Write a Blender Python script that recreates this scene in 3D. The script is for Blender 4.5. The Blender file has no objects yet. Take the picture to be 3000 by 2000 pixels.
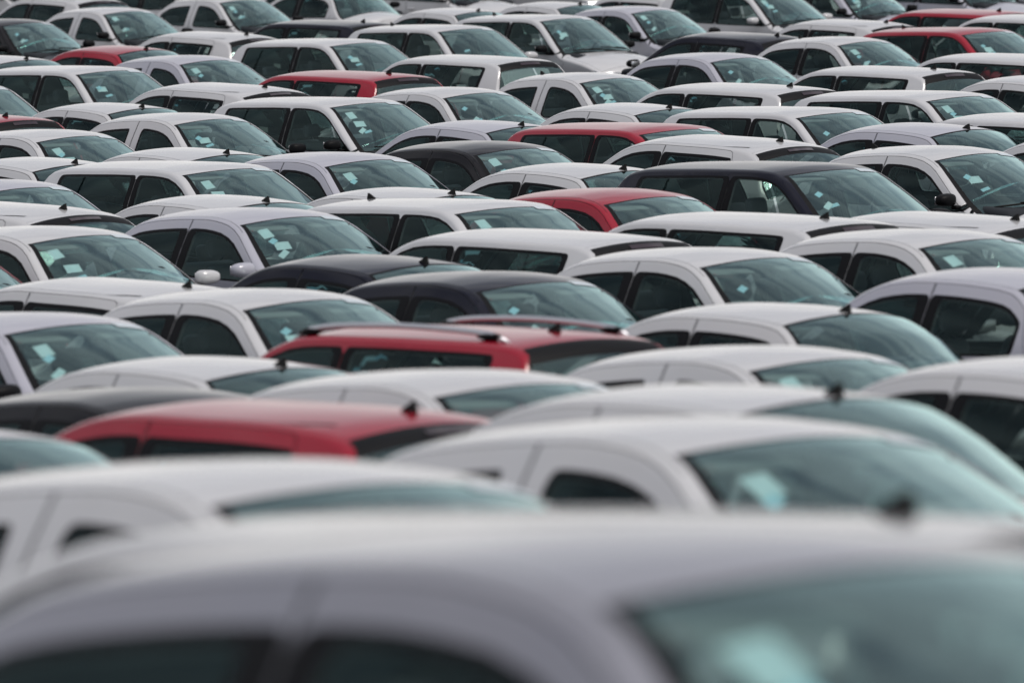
import bpy, bmesh, math, random
import numpy as np
from mathutils import Vector, Matrix
from mathutils.geometry import delaunay_2d_cdt

# ------------------------------------------------------------------ camera, sky, sun, exposure
C = bpy.context.scene.collection
SC = bpy.context.scene
FPX = 19000.0                      # focal length in pixels of a 3000 px wide frame
CAM_Z = 4.9
PITCH = math.atan(1600 / FPX)
cam_d = bpy.data.cameras.new('camera'); cam = bpy.data.objects.new('camera', cam_d); C.objects.link(cam)
cam.location = (0, 0, CAM_Z); cam.rotation_euler = (Matrix.Rotation(math.pi/2 - PITCH, 3, 'X') @ Matrix.Rotation(math.radians(-1.0), 3, 'Z')).to_euler()
cam_d.sensor_width = 36; cam_d.lens = FPX / 3000 * 36
cam_d.clip_start = .5; cam_d.clip_end = 2000
cam_d.dof.use_dof = True; cam_d.dof.focus_distance = 64; cam_d.dof.aperture_fstop = 3.6; cam_d.dof.aperture_blades = 9
SC.camera = cam

SUN_EL, SUN_AZ = 60, 118           # azimuth measured clockwise from the view direction
w = bpy.data.worlds.new('World'); SC.world = w; w.use_nodes = True
nt = w.node_tree; nt.nodes.clear()
def N(t, kind, **kw):
    n = t.nodes.new(kind)
    for k, v in kw.items(): setattr(n, k, v)
    return n
sky = N(nt, 'ShaderNodeTexSky', sky_type='NISHITA', sun_disc=False)
sky.sun_elevation = math.radians(SUN_EL); sky.sun_rotation = math.radians(SUN_AZ)
sky.air_density = 1.0; sky.dust_density = 3.0; sky.ozone_density = 1.5
hs = N(nt, 'ShaderNodeHueSaturation'); hs.inputs['Saturation'].default_value = .75
nt.links.new(sky.outputs[0], hs.inputs['Color'])
# thin high cloud over the whole sky
tc = N(nt, 'ShaderNodeTexCoord'); mp = N(nt, 'ShaderNodeMapping'); mp.inputs['Scale'].default_value = (1.2, 2.2, 4.5)
nz = N(nt, 'ShaderNodeTexNoise'); nz.inputs['Scale'].default_value = 2.6; nz.inputs['Detail'].default_value = 6; nz.inputs['Distortion'].default_value = .6
cr = N(nt, 'ShaderNodeValToRGB'); cr.color_ramp.elements[0].position = .40; cr.color_ramp.elements[1].position = .60
nt.links.new(tc.outputs['Generated'], mp.inputs[0]); nt.links.new(mp.outputs[0], nz.inputs['Vector']); nt.links.new(nz.outputs[0], cr.inputs[0])
mx = N(nt, 'ShaderNodeMix', data_type='RGBA'); mx.inputs[7].default_value = (6.9, 7.1, 7.7, 1)
ml = N(nt, 'ShaderNodeMath', operation='MULTIPLY_ADD'); ml.inputs[1].default_value = .62; ml.inputs[2].default_value = .25
nt.links.new(cr.outputs[0], ml.inputs[0]); sx = N(nt, 'ShaderNodeSeparateXYZ'); nt.links.new(tc.outputs['Generated'], sx.inputs[0])
ab = N(nt, 'ShaderNodeMath', operation='ABSOLUTE'); nt.links.new(sx.outputs['Z'], ab.inputs[0])
i1 = N(nt, 'ShaderNodeMath', operation='SUBTRACT'); i1.inputs[0].default_value = 1; nt.links.new(ab.outputs[0], i1.inputs[1])
pw_ = N(nt, 'ShaderNodeMath', operation='POWER'); pw_.inputs[1].default_value = 5; nt.links.new(i1.outputs[0], pw_.inputs[0])
ad = N(nt, 'ShaderNodeMath', operation='ADD', use_clamp=True); nt.links.new(ml.outputs[0], ad.inputs[0]); nt.links.new(pw_.outputs[0], ad.inputs[1])
nt.links.new(ad.outputs[0], mx.inputs[0])
mh = N(nt, 'ShaderNodeMix', data_type='RGBA'); mh.inputs[7].default_value = (11, 10.8, 10.6, 1)   # bright milky band all round the horizon
ph = N(nt, 'ShaderNodeMath', operation='POWER'); ph.inputs[1].default_value = 4.2; nt.links.new(i1.outputs[0], ph.inputs[0])
nt.links.new(ph.outputs[0], mh.inputs[0]); nt.links.new(mx.outputs[2], mh.inputs[6]); nt.links.new(hs.outputs[0], mx.inputs[6])
bg = N(nt, 'ShaderNodeBackground'); bg.inputs['Strength'].default_value = .10
out = N(nt, 'ShaderNodeOutputWorld')
nt.links.new(mh.outputs[2], bg.inputs[0]); nt.links.new(bg.outputs[0], out.inputs[0])

sun_d = bpy.data.lights.new('sun', 'SUN'); sun = bpy.data.objects.new('sun', sun_d); C.objects.link(sun)
sun_d.energy = 3.0; sun_d.angle = math.radians(25); sun_d.color = (1, .95, .88)
el, az = math.radians(SUN_EL), math.radians(SUN_AZ)
sd = Vector((math.sin(az)*math.cos(el), math.cos(az)*math.cos(el), math.sin(el)))
sun.rotation_euler = sd.to_track_quat('Z', 'Y').to_euler(); sun.location = (0, 0, 60)

SC.render.engine = 'CYCLES'
SC.view_settings.view_transform = 'Standard'; SC.view_settings.look = 'None'
SC.view_settings.exposure = -.28; SC.view_settings.gamma = 1
SC.cycles.transparent_max_bounces = 24; SC.cycles.max_bounces = 8; SC.cycles.glossy_bounces = 4

# ------------------------------------------------------------------ materials
def mat(name, base, rough=.5, metal=0, coat=0, spec=.5, bump=None, var=None):
    m = bpy.data.materials.new(name); m.use_nodes = True; t = m.node_tree; b = t.nodes['Principled BSDF']
    b.inputs['Base Color'].default_value = (*base, 1); b.inputs['Roughness'].default_value = rough
    b.inputs['Metallic'].default_value = metal; b.inputs['Coat Weight'].default_value = coat
    b.inputs['Coat Roughness'].default_value = .05; b.inputs['Coat IOR'].default_value = 1.5; b.inputs['Specular IOR Level'].default_value = spec
    co = N(t, 'ShaderNodeTexCoord')
    if var:                                    # (scale, amount): dust and slight unevenness of colour
        n = N(t, 'ShaderNodeTexNoise'); n.inputs['Scale'].default_value = var[0]; n.inputs['Detail'].default_value = 5
        t.links.new(co.outputs['Object'], n.inputs['Vector'])
        mixn = N(t, 'ShaderNodeMix', data_type='RGBA'); r = N(t, 'ShaderNodeMapRange')
        r.inputs['From Min'].default_value = .35; r.inputs['From Max'].default_value = .75
        r.inputs['To Max'].default_value = var[1]
        t.links.new(n.outputs[0], r.inputs[0]); t.links.new(r.outputs[0], mixn.inputs[0])
        mixn.inputs[6].default_value = (*base, 1); mixn.inputs[7].default_value = (*var[2], 1)
        t.links.new(mixn.outputs[2], b.inputs['Base Color'])
    if bump:
        n = N(t, 'ShaderNodeTexNoise'); n.inputs['Scale'].default_value = bump[0]; n.inputs['Detail'].default_value = 6
        t.links.new(co.outputs['Object'], n.inputs['Vector'])
        bp = N(t, 'ShaderNodeBump'); bp.inputs['Strength'].default_value = bump[1]; bp.inputs['Distance'].default_value = bump[2]
        t.links.new(n.outputs[0], bp.inputs['Height']); t.links.new(bp.outputs[0], b.inputs['Normal'])
    return m
DUST = (.42, .38, .33)
M = dict(
    white=mat('white_paint', (.50, .50, .52), .26, coat=1, var=(2.5, .14, DUST)),
    silver=mat('silver_white_paint', (.37, .37, .43), .25, coat=.6, var=(2.5, .12, DUST)),
    grey=mat('dimmed_silver_paint', (.25, .25, .29), .26, metal=.25, coat=.9, var=(2.5, .08, DUST)),  # grey-silver metallic; part of its darkness is lens vignette put into the colour
    red=mat('red_paint', (.27, .0, .014), .24, spec=.3, coat=.6, var=(2.5, .02, DUST)),
    navy=mat('navy_paint', (.003, .003, .010), .2, coat=.6, spec=.05, var=(2.5, .01, DUST)),
    black=mat('black_paint', (.004, .003, .004), .2, coat=.6, spec=.05, var=(2.5, .01, DUST)),
    trim=mat('black_trim', (.004, .004, .005), .5, spec=.12),
    rubber=mat('rubber', (.012, .012, .012), .7, spec=.15),
    liner=mat('headliner', (.12, .125, .13), .9, spec=.1),
    fabric=mat('seat_fabric', (.085, .095, .11), .85, bump=(60, .3, .003)),
    plastic=mat('dark_plastic', (.022, .025, .03), .8, spec=.15),
    metal=mat('bright_metal', (.62, .62, .65), .3, metal=.9),
    rim=mat('rim_metal', (.45, .45, .47), .35, metal=.8),
    paper=mat('paper', (.48, .53, .58), .6, var=(22, .45, (.35, .42, .45))),
    paperblue=mat('printed_paper', (.30, .46, .56), .6),
    lampred=mat('red_lamp', (.018, .003, .004), .12, coat=1),
    lampclear=mat('clear_lamp', (.30, .31, .33), .12, metal=.7, coat=1),
    asphalt=mat('asphalt', (.045, .045, .046), .95, spec=.1, bump=(90, .5, .01), var=(.6, .6, (.06, .058, .056))),
    paint_line=mat('line_paint', (.7, .7, .68), .8),
    grass=mat('grass_ground', (.035, .06, .018), .95, bump=(40, 1, .05), var=(1.5, .8, (.07, .08, .03))),
)
def glass(name, tint, rmul):
    m = bpy.data.materials.new(name); m.use_nodes = True; t = m.node_tree; t.nodes.clear()
    tr = N(t, 'ShaderNodeBsdfTransparent'); tr.inputs[0].default_value = (*tint, 1)
    gl = N(t, 'ShaderNodeBsdfGlossy'); gl.inputs['Roughness'].default_value = .02; gl.inputs[0].default_value = (.74, 1, .97, 1)
    fr = N(t, 'ShaderNodeFresnel'); fr.inputs['IOR'].default_value = 1.5
    mu = N(t, 'ShaderNodeMath', operation='MULTIPLY', use_clamp=True); mu.inputs[1].default_value = rmul
    mi = N(t, 'ShaderNodeMixShader'); o = N(t, 'ShaderNodeOutputMaterial')
    t.links.new(fr.outputs[0], mu.inputs[0]); t.links.new(mu.outputs[0], mi.inputs[0])
    t.links.new(tr.outputs[0], mi.inputs[1]); t.links.new(gl.outputs[0], mi.inputs[2]); t.links.new(mi.outputs[0], o.inputs[0])
    return m
M['glass'] = glass('side_glass', (.86, .99, .94), .7)
M['wglass'] = glass('windshield_glass', (.80, .97, .93), 2.3)

# ------------------------------------------------------------------ mesh helpers
def mesh_of(name, verts, faces, m, normals=None, smooth=True):
    me = bpy.data.meshes.new(name); me.from_pydata([tuple(v) for v in verts], [], faces); me.update()
    if smooth:
        me.polygons.foreach_set('use_smooth', [True]*len(me.polygons))
    if normals is not None: me.normals_split_custom_set_from_vertices([tuple(n) for n in normals])
    me.materials.append(M[m] if isinstance(m, str) else m)
    return me
def link(name, me, parent=None):
    o = bpy.data.objects.new(name, me); C.objects.link(o)
    if parent: o.parent = parent
    return o
def rbox(name, m, size, loc, rot=(0,0,0), bev=.02, seg=3, taper=None, parent=None):
    bm = bmesh.new(); bmesh.ops.create_cube(bm, size=1)
    for v in bm.verts:
        if taper and v.co.z > 0: v.co.x *= taper[0]; v.co.y *= taper[1]
        v.co = Vector((v.co.x*size[0], v.co.y*size[1], v.co.z*size[2]))
    if bev: bmesh.ops.bevel(bm, geom=list(bm.edges), offset=bev, segments=seg, profile=.5, affect='EDGES')
    from mathutils import Euler
    bm.transform(Matrix.Translation(loc) @ Euler(rot).to_matrix().to_4x4())
    me = bpy.data.meshes.new(name); bm.to_mesh(me); bm.free()
    me.polygons.foreach_set('use_smooth', [True]*len(me.polygons))
    me.materials.append(M[m])
    return link(name, me, parent)
def tube(name, m, pts, r, parent=None, n=8, closed=False):
    pts = [Vector(p) for p in pts]; vs, fs = [], []; L = len(pts)
    for i, p in enumerate(pts):
        a = pts[(i-1) % L] if closed or i else p; b = pts[(i+1) % L] if closed or i < L-1 else p
        d = (b-a).normalized(); u = d.cross(Vector((.12, .3, 1))).normalized(); v = d.cross(u)
        rr = r[i] if isinstance(r, (list, tuple)) else r
        for k in range(n):
            t = 2*math.pi*k/n; vs.append(p + u*math.cos(t)*rr + v*math.sin(t)*rr)
    for i in range(L if closed else L-1):
        for k in range(n):
            j = (i+1) % L; fs.append((i*n+k, i*n+(k+1) % n, j*n+(k+1) % n, j*n+k))
    if not closed: fs.append(tuple(range(n))[::-1]); fs.append(tuple((L-1)*n+k for k in range(n)))
    return link(name, mesh_of(name, vs, fs, m), parent)
def lathe(name, m, prof, parent=None, n=28):          # prof: (y, r) about the y axis
    vs, fs = [], []
    for (y, r) in prof:
        for k in range(n):
            t = 2*math.pi*k/n; vs.append((r*math.cos(t), y, r*math.sin(t)))
    for i in range(len(prof)-1):
        for k in range(n):
            fs.append((i*n+k, i*n+(k+1) % n, (i+1)*n+(k+1) % n, (i+1)*n+k))
    return link(name, mesh_of(name, vs, fs, m), parent)
def pchip(xs, ys):
    xs = np.array(xs, float); ys = np.array(ys, float); h = np.diff(xs); d = np.diff(ys)/h
    s = np.zeros(len(xs)); s[0] = d[0]; s[-1] = d[-1]
    for i in range(1, len(xs)-1):
        if d[i-1]*d[i] > 0:
            w1 = 2*h[i]+h[i-1]; w2 = h[i]+2*h[i-1]; s[i] = (w1+w2)/(w1/d[i-1]+w2/d[i])
    def f(x):
        x = min(max(x, xs[0]), xs[-1]); i = min(int(np.searchsorted(xs, x, side='right'))-1, len(h)-1); i = max(i, 0)
        t = (x-xs[i])/h[i]
        return float(ys[i]*(2*t**3-3*t*t+1)+h[i]*s[i]*(t**3-2*t*t+t)+ys[i+1]*(3*t*t-2*t**3)+h[i]*s[i+1]*(t**3-t*t))
    return f

# ------------------------------------------------------------------ the car shell as one smooth surface cut into panels
class Shell:
    def __init__(s, P, belt, top_half, xr, xf, cpts, rr=.085, crown=.16, wmax=.83, fat=1.3):
        s.P = pchip(*zip(*P)); s.belt0 = pchip(*zip(*belt)); s.top = pchip(*zip(*top_half)); s.xr, s.xf = xr, xf
        s.c = pchip(*zip(*cpts)); s.rr0, s.crown, s.wmax, s.fat = rr, crown, wmax, fat
        s.low = pchip([.15, .3, .5, .72, .95], [wmax-.06, wmax-.035, wmax-.01, wmax, wmax-.025])
        s.xg = np.linspace(xr, xf, 240); tab = []
        for x in s.xg:
            lo, hi = .2, 1.6
            for _ in range(30):
                m = (lo+hi)/2
                if s.T(x, s.W(x, m)) > m: lo = m
                else: hi = m
            zc = lo; b = s.belt0(x); rr = min(rr, max(.03, (zc-b)*.55)); zs = zc-rr; zb = min(b, zs-.02)
            tab.append((zc, s.W(x, zc), zs, zb, rr))
        s.tab = np.array(tab)
    def plan(s, x):
        xm = (s.xr+s.xf)/2; L = (s.xf-s.xr)/2*1.012
        return (1-min(abs((x-xm)/L), .999)**7)**(1/7)
    def W(s, x, z):
        b = s.belt0(x)
        if z <= b: v = s.low(z)
        else:
            k = min((z-b)/(1.36-b), 1.4); v = s.low(b) - (s.low(b)-s.top(x))*k**s.fat
        return v*s.plan(x)
    def T(s, x, y): return s.P(x + s.c(x)*y*y) - s.crown*y*y*float(np.interp(x, [-1.2, -.2, .5, 1.2], [1.2, 1.0, 1, .8]))
    def row(s, x): return [float(np.interp(x, s.xg, s.tab[:, i])) for i in range(5)]
    def S(s, x, t):
        sg = 1
        if t > 4: t = 8-t; sg = -1          # t 0..4 is the car's right side (-y), 4..8 its left
        zc, yc, zs, zb, rr = s.row(x)
        if t <= 1: z = .2+(zb-.2)*t; y = s.W(x, z)
        elif t <= 2: z = zb+(zs-zb)*(t-1); y = s.W(x, z)
        else:
            yt = max(yc-rr*1.5, .02)
            if t <= 3:
                u = t-2; a = (s.W(x, zs), zs); b = (yc, zc); c = (yt, s.T(x, yt))
                y = (1-u)**2*a[0]+2*u*(1-u)*b[0]+u*u*c[0]; z = (1-u)**2*a[1]+2*u*(1-u)*b[1]+u*u*c[1]
            else: y = yt*(4-t); z = s.T(x, y)
        return Vector((x, -y*sg, z))
    def nrm(s, x, t):
        e = .006; x = min(max(x, s.xr+e), s.xf-e); tt = min(max(t, .02), 7.98)
        if abs(tt-4) < .03: a = Vector((s.S(x+e, 4)-s.S(x-e, 4))); b = Vector((0, 1, 0))
        else: a = s.S(x+e, tt)-s.S(x-e, tt); b = s.S(x, tt+.02)-s.S(x, tt-.02)
        n = a.cross(b)
        if n.length < 1e-9: return Vector((0, 0, 1))
        n.normalize()
        return n
    def tz(s, x, z):                         # height on the side -> t
        zc, yc, zs, zb, rr = s.row(x)
        return (z-.2)/(zb-.2) if z <= zb else 1+(z-zb)/(zs-zb)
    def ty(s, x, y):                         # lateral position on the top -> t
        zc, yc, zs, zb, rr = s.row(x); yt = max(yc-rr*1.5, .02)
        q = 4-abs(y)/yt; return q if y < 0 else 8-q
    def offset(s, poly, d):                  # grow (d > 0) or shrink a domain polygon by metres
        met = []
        for (x, t) in poly:
            tt = min(max(t, .05), 7.95); met.append(max((s.S(x, tt+.03)-s.S(x, tt-.03)).length/.06, .01))
        A = sum(poly[i][0]*poly[(i+1) % len(poly)][1]-poly[(i+1) % len(poly)][0]*poly[i][1] for i in range(len(poly)))
        sg = 1 if A > 0 else -1; res = []
        for i, (x, t) in enumerate(poly):
            m = met[i]; p = poly[i-1]; q = poly[(i+1) % len(poly)]
            def nn(a, b):
                dx, dt = b[0]-a[0], (b[1]-a[1])*m; l = math.hypot(dx, dt) or 1
                return dt/l*sg, -dx/l*sg
            n1, n2 = nn(p, (x, t)), nn((x, t), q); nx, ny = n1[0]+n2[0], n1[1]+n2[1]; l = math.hypot(nx, ny) or 1
            k = d*min(1/(max(l/2, .55)), 1.6); res.append((x+nx/l*k, t+ny/l*k/m))
        return res

def chaikin(poly, n=2, keep=.25):
    for _ in range(n):
        q = []
        for i in range(len(poly)):
            a, b = poly[i], poly[(i+1) % len(poly)]
            q += [(a[0]*(1-keep)+b[0]*keep, a[1]*(1-keep)+b[1]*keep), (a[0]*keep+b[0]*(1-keep), a[1]*keep+b[1]*(1-keep))]
        poly = q
    return poly
def mirror(poly): return [(x, 8-t) for x, t in poly][::-1]
def densify(pts, step=.06):
    res = []
    for i in range(len(pts)):
        a, b = pts[i], pts[(i+1) % len(pts)]; k = max(1, int(math.hypot(a[0]-b[0], (a[1]-b[1])*.35)/step))
        res += [(a[0]+(b[0]-a[0])*j/k, a[1]+(b[1]-a[1])*j/k) for j in range(k)]
    return res

def round_xz(pts, r):                          # round the corners of a (x, z) outline
    res = []; L = len(pts)
    for i in range(L):
        p, a, b = Vector(pts[i]), Vector(pts[i-1]), Vector(pts[(i+1) % L])
        u, v = (a-p), (b-p); 
        if u.normalized().dot(v.normalized()) < -.93: res.append(tuple(p)); continue
        ra, rb = min(r, u.length*.45), min(r, v.length*.45); A = p+u.normalized()*ra; B = p+v.normalized()*rb
        for k in range(6):
            t = k/5; q = A*(1-t)**2+p*2*t*(1-t)+B*t*t; res.append((q.x, q.y))
    return res

def build_panels(sh, F):
    """F: list of (key, polygon in the domain), later ones win; returns key -> (verts, faces, normals)"""
    K = .3; pts = []; edges_f = []; keys = []
    dense = lambda a, b, n: list(np.linspace(a, b, n, endpoint=False))
    xs = dense(sh.xr, sh.xr+.25, 10)+dense(sh.xr+.25, -.9, 18)+dense(-.9, .1, 18)+dense(.1, 1.25, 26)+dense(1.25, sh.xf-.25, 10)+list(np.linspace(sh.xf-.25, sh.xf, 10))
    th = dense(0, 1, 6)+dense(1, 2, 8)+dense(2, 3, 7)+dense(3, 4, 9)
    ts = th+[4]+[8-t for t in th[::-1]]
    random.seed(3)
    for i, x in enumerate(xs):
        for j, t in enumerate(ts):
            pts.append(Vector((x, t*K)))
    faces = []
    for key, poly in F:
        idx = []
        for (x, t) in poly: idx.append(len(pts)); pts.append(Vector((min(max(x, sh.xr), sh.xf), min(max(t, 0), 8)*K)))
        faces.append(idx); keys.append(key)
    vo, eo, fo, ov, oe, of = delaunay_2d_cdt(pts, [], faces, 0, 1e-5)
    pos = [sh.S(v.x, v.y/K) for v in vo]; nr = [sh.nrm(v.x, v.y/K) for v in vo]
    V2 = np.array([(v.x, v.y/K) for v in vo]); FA = np.array([tuple(f) for f in fo]); cen = V2[FA].mean(axis=1)
    win = np.full(len(FA), -1)
    for pi, (key, poly) in enumerate(F):       # which outline each triangle lies in
        Q = np.array(poly); ins = np.zeros(len(FA), bool)
        sel = np.where((cen[:, 0] >= Q[:, 0].min()) & (cen[:, 0] <= Q[:, 0].max()) & (cen[:, 1] >= Q[:, 1].min()) & (cen[:, 1] <= Q[:, 1].max()))[0]
        c = cen[sel]; r = np.zeros(len(sel), bool)
        for i in range(len(Q)):
            (x1, y1), (x2, y2) = Q[i-1], Q[i]
            if y1 == y2: continue
            k_ = ((y1 > c[:, 1]) != (y2 > c[:, 1])) & (c[:, 0] < (x2-x1)*(c[:, 1]-y1)/(y2-y1)+x1); r ^= k_
        win[sel[r]] = pi
    groups = {}
    for f, o in zip(fo, win):
        k = keys[o] if o >= 0 else 'body'
        if k != 'cut': groups.setdefault(k, []).append(f)
    res = {}
    for k in list(groups):                     # one connected piece per panel; stray slivers go
        if k == 'body': continue
        fl = groups[k]; par = {}
        def find(a):
            while par.setdefault(a, a) != a: par[a] = par[par[a]]; a = par[a]
            return a
        for f in fl:
            for i in f[1:]: par[find(i)] = find(f[0])
        comp = {}
        for f in fl: comp.setdefault(find(f[0]), []).append(f)
        cs = sorted(comp.values(), key=len, reverse=True); groups[k] = cs[0] if k != 'tailgate' else sum([c for c in cs if len(c) > 12], [])
        if k.startswith('door') and len(cs) > 1 and len(cs[1]) > 15: groups[k.replace('door', 'frame')] = cs[1]
        if k.startswith('glass_rear') and len(cs) > 1 and len(cs[1]) > 15: groups[k.replace('rear', 'quarter')] = cs[1]
    for k, fl in groups.items():
        mp_, vs, ns, fs = {}, [], [], []
        for f in fl:
            g = []
            for i in f:
                if i not in mp_: mp_[i] = len(vs); vs.append(pos[i]); ns.append(nr[i])
                g.append(mp_[i])
            a, b, c = vs[g[0]], vs[g[1]], vs[g[2]]; n = (b-a).cross(c-a)
            if n.length < 1e-12: continue
            if n.dot(ns[g[0]]+ns[g[1]]+ns[g[2]]) < 0: g = g[::-1]
            fs.append(tuple(g))
        res[k] = (vs, fs, ns)
    return res

KINDS = {}
def make_kind(kind):
    sedan = kind.startswith('sedan'); H = kind == 'hatch_square'; wagon = kind == 'wagon'
    H = H or wagon
    if sedan:
        P = [(-2.05,.36),(-2.03,.62),(-1.99,.92),(-1.90,.985),(-1.62,1.045),(-1.40,1.185),(-1.18,1.325),(-.95,1.415),(-.7,1.442),(-.4,1.457),(-.15,1.46),(.12,1.44),(.33,1.395),(.55,1.295),(.8,1.16),(1.0,1.04),(1.15,.955),(1.35,.91),(1.7,.82),(1.86,.73),(1.96,.55),(2.0,.34)]
        sh = Shell(P, [(-2.16,.95),(-1,.955),(.2,.925),(1.0,.90),(2,.7)], [(-2.2,.50),(-1.6,.52),(-.8,.575),(0,.60),(.4,.595),(1.1,.60),(2,.6)], -2.05, 2.0,
                   [(-2.2,-.22),(-1.2,-.25),(-.7,-.12),(0,0),(.3,.2),(1.1,.34),(1.5,.2),(2,.18)], rr=.095)
        x_roof_r = -1.0; rg = (-1.0, -1.58)
    elif kind == 'hatch_arched':
        P = [(-1.90,.36),(-1.88,.62),(-1.85,.90),(-1.80,1.02),(-1.72,1.15),(-1.60,1.30),(-1.50,1.37),(-1.25,1.425),(-.85,1.45),(-.5,1.458),(-.15,1.465),(.12,1.445),(.33,1.40),(.55,1.30),(.8,1.165),(1.0,1.045),(1.15,.955),(1.35,.91),(1.7,.82),(1.86,.73),(1.96,.55),(2.0,.34)]
        sh = Shell(P, [(-1.9,.96),(-1,.955),(.2,.925),(1.0,.90),(2,.7)], [(-1.9,.50),(-1.4,.54),(-.8,.58),(0,.60),(.4,.595),(1.1,.60),(2,.6)], -1.90, 2.0,
                   [(-1.9,-.12),(-1.2,-.16),(-.7,-.08),(0,0),(.3,.2),(1.1,.34),(1.5,.2),(2,.18)], rr=.09)
        rg = (-1.53, -1.83)
    else:
        P = [(-1.90,.36),(-1.89,.62),(-1.87,.92),(-1.83,1.04),(-1.76,1.18),(-1.68,1.37),(-1.60,1.445),(-1.38,1.485),(-1.0,1.501),(-.5,1.511),(-.1,1.512),(.15,1.50),(.36,1.455),(.6,1.335),(.85,1.185),(1.05,1.055),(1.18,.97),(1.4,.92),(1.7,.83),(1.86,.74),(1.96,.55),(2.0,.34)]
        sh = Shell(P, [(-1.9,.97),(-1,.965),(.2,.93),(1.05,.91),(2,.7)], [(-1.9,.58),(-1.4,.60),(-.8,.635),(0,.655),(.4,.65),(1.1,.63),(2,.6)], -1.90, 2.0,
                   [(-1.9,-.08),(-1.2,-.12),(-.7,-.06),(0,0),(.3,.18),(1.1,.30),(1.5,.2),(2,.18)], rr=.085, crown=.12, wmax=.84)
        rg = (-1.63, -1.82)
    F = []
    def side(key, xz_poly, off=0, gap=None):
        p = [(x, sh.tz(x, z)) for x, z in densify(xz_poly)]
        return p
    zs = lambda x: sh.row(x)[2]
    paintpillar = kind == 'sedan_pillar'
    # side glass: follow the roof line with a margin
    m_top = .04 if H else (.088 if paintpillar else .078)
    xf_end = 1.02 if H else .90
    xb = -.28                                     # centre of the middle pillar
    pw = .12 if paintpillar else (.068 if H else .09)
    xr_end = -1.36 if H else (-1.05 if sedan else -1.15)
    def glass_poly(x0, x1, dm=0, fronts=True):
        zb_ = lambda x: sh.belt0(x)+.025-dm*.6
        n = 12; topl = [(x0+(x1-x0)*k/n, zs(x0+(x1-x0)*k/n)-m_top+dm) for k in range(n+1)]
        topl = [(x, z) for x, z in topl if z > zb_(x)+.012]
        bot = [(x0+(x1-x0)*k/6, zb_(x0+(x1-x0)*k/6)) for k in range(7)]
        return round_xz(bot+topl[::-1], .05 if not paintpillar else .07)
    wins = {'front': glass_poly(xb+pw, xf_end), 'rear': glass_poly(xr_end, xb-pw)}
    if paintpillar or sedan:
        trims = {'front': glass_poly(xb+pw-.022 if paintpillar else xb+.006, xf_end+.02, .024), 'rear': glass_poly(xr_end-.03, xb-pw+.022 if paintpillar else xb-.006, .024)}
    else:
        trims = {'front': glass_poly(xb+.006, xf_end+.03, .02 if H else .03), 'rear': glass_poly(xr_end-.05, xb-.006, .02 if H else .03)}
    door_t = 1.88 if H else 2.25
    def door_poly(x0, x1, x1b):                    # up over the frame; x0 rear edge, x1 front edge at the belt
        low = [(x0, .34), ((x0+x1)/2, .34), (x1b, .34), (x1b+.01, .7)]
        xs_top = list(np.linspace(x1, x0, 16))
        d = [(x, sh.tz(x, z)) for x, z in low] + [(x1, 1.0)] + [(x, door_t if x < x1-.1 else 1.0+(door_t-1)*max(0, (x1-x))/.1) for x in xs_top[1:]]
        d += [(x0, 1.3), (x0, 1.0), (x0, sh.tz(x0, .6))]
        return densify(d, .07)
    xdr = -1.42 if H else (-1.28 if not sedan else -1.18)
    doors = {'front': door_poly(xb+.004, 1.06, .98), 'rear': None}
    # rear door: its rear edge goes round the wheel arch
    low = [(xb-.004, .34), (-.95, .34), (-1.0, .62), (-1.08, .8)]
    d = [(x, sh.tz(x, z)) for x, z in low[::-1]]
    d = [(xb-.004, sh.tz(xb-.004, .34)), (xb-.004, sh.tz(xb-.004, .7)), (xb-.004, 1.0), (xb-.004, 1.5), (xb-.004, door_t)] + \
        [(x, door_t if x > xdr+.12 else 1.2+(door_t-1.2)*max(0, (x-xdr))/.12) for x in list(np.linspace(xb-.05, xdr, 14))] + \
        [(xdr+.02, 1.0), (-1.1, sh.tz(-1.1, .8)), (-1.0, sh.tz(-1.0, .62)), (-.95, sh.tz(-.95, .34))]
    doors['rear'] = densify(d, .07)
    for sd_ in ('r', 'l'):
        mm = (lambda p: p) if sd_ == 'r' else mirror
        for q in ('front', 'rear'):
            F.append(('cut', mm(sh.offset(doors[q], .003))))
        for q in ('front', 'rear'):
            F.append((f'door_{q}_{sd_}', mm(sh.offset(doors[q], -.003))))
        for q in ('front', 'rear'):
            F.append((f'trim_{q}_{sd_}', mm([(x, sh.tz(x, z)) for x, z in densify(trims[q])])))
            F.append((f'glass_{q}_{sd_}', mm([(x, sh.tz(x, z)) for x, z in densify(wins[q])])))
            if H and q == 'rear':                 # small fixed pane behind a divider bar
                xq = xr_end+.28
                F.append((f'trim_{q}_{sd_}', mm([(x, sh.tz(x, z)) for x, z in densify([(xq, sh.belt0(xq)+.03), (xq+.03, sh.belt0(xq)+.03), (xq+.07, zs(xq)-m_top-.004), (xq+.04, zs(xq)-m_top-.004)])])))
        for wx in (-1.2 if not sedan else -1.22, 1.22):  # wheel arches
            F.append(('cut', mm([(wx+.345*math.cos(a), max(sh.tz(wx, .30+.345*math.sin(a)), 0)) for a in np.linspace(-.25, math.pi+.25, 26)])))
        if not H:                                 # seam where the roof skin meets the body side
            xs_ = list(np.linspace(.34, xdr+.02, 24)); up = [(x, 2.93+.25*max(0, (xdr+.35-x))/.33) for x in xs_]
            F.append(('cut', mm(up+[(x, t-.055) for x, t in up[::-1]])))
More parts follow.
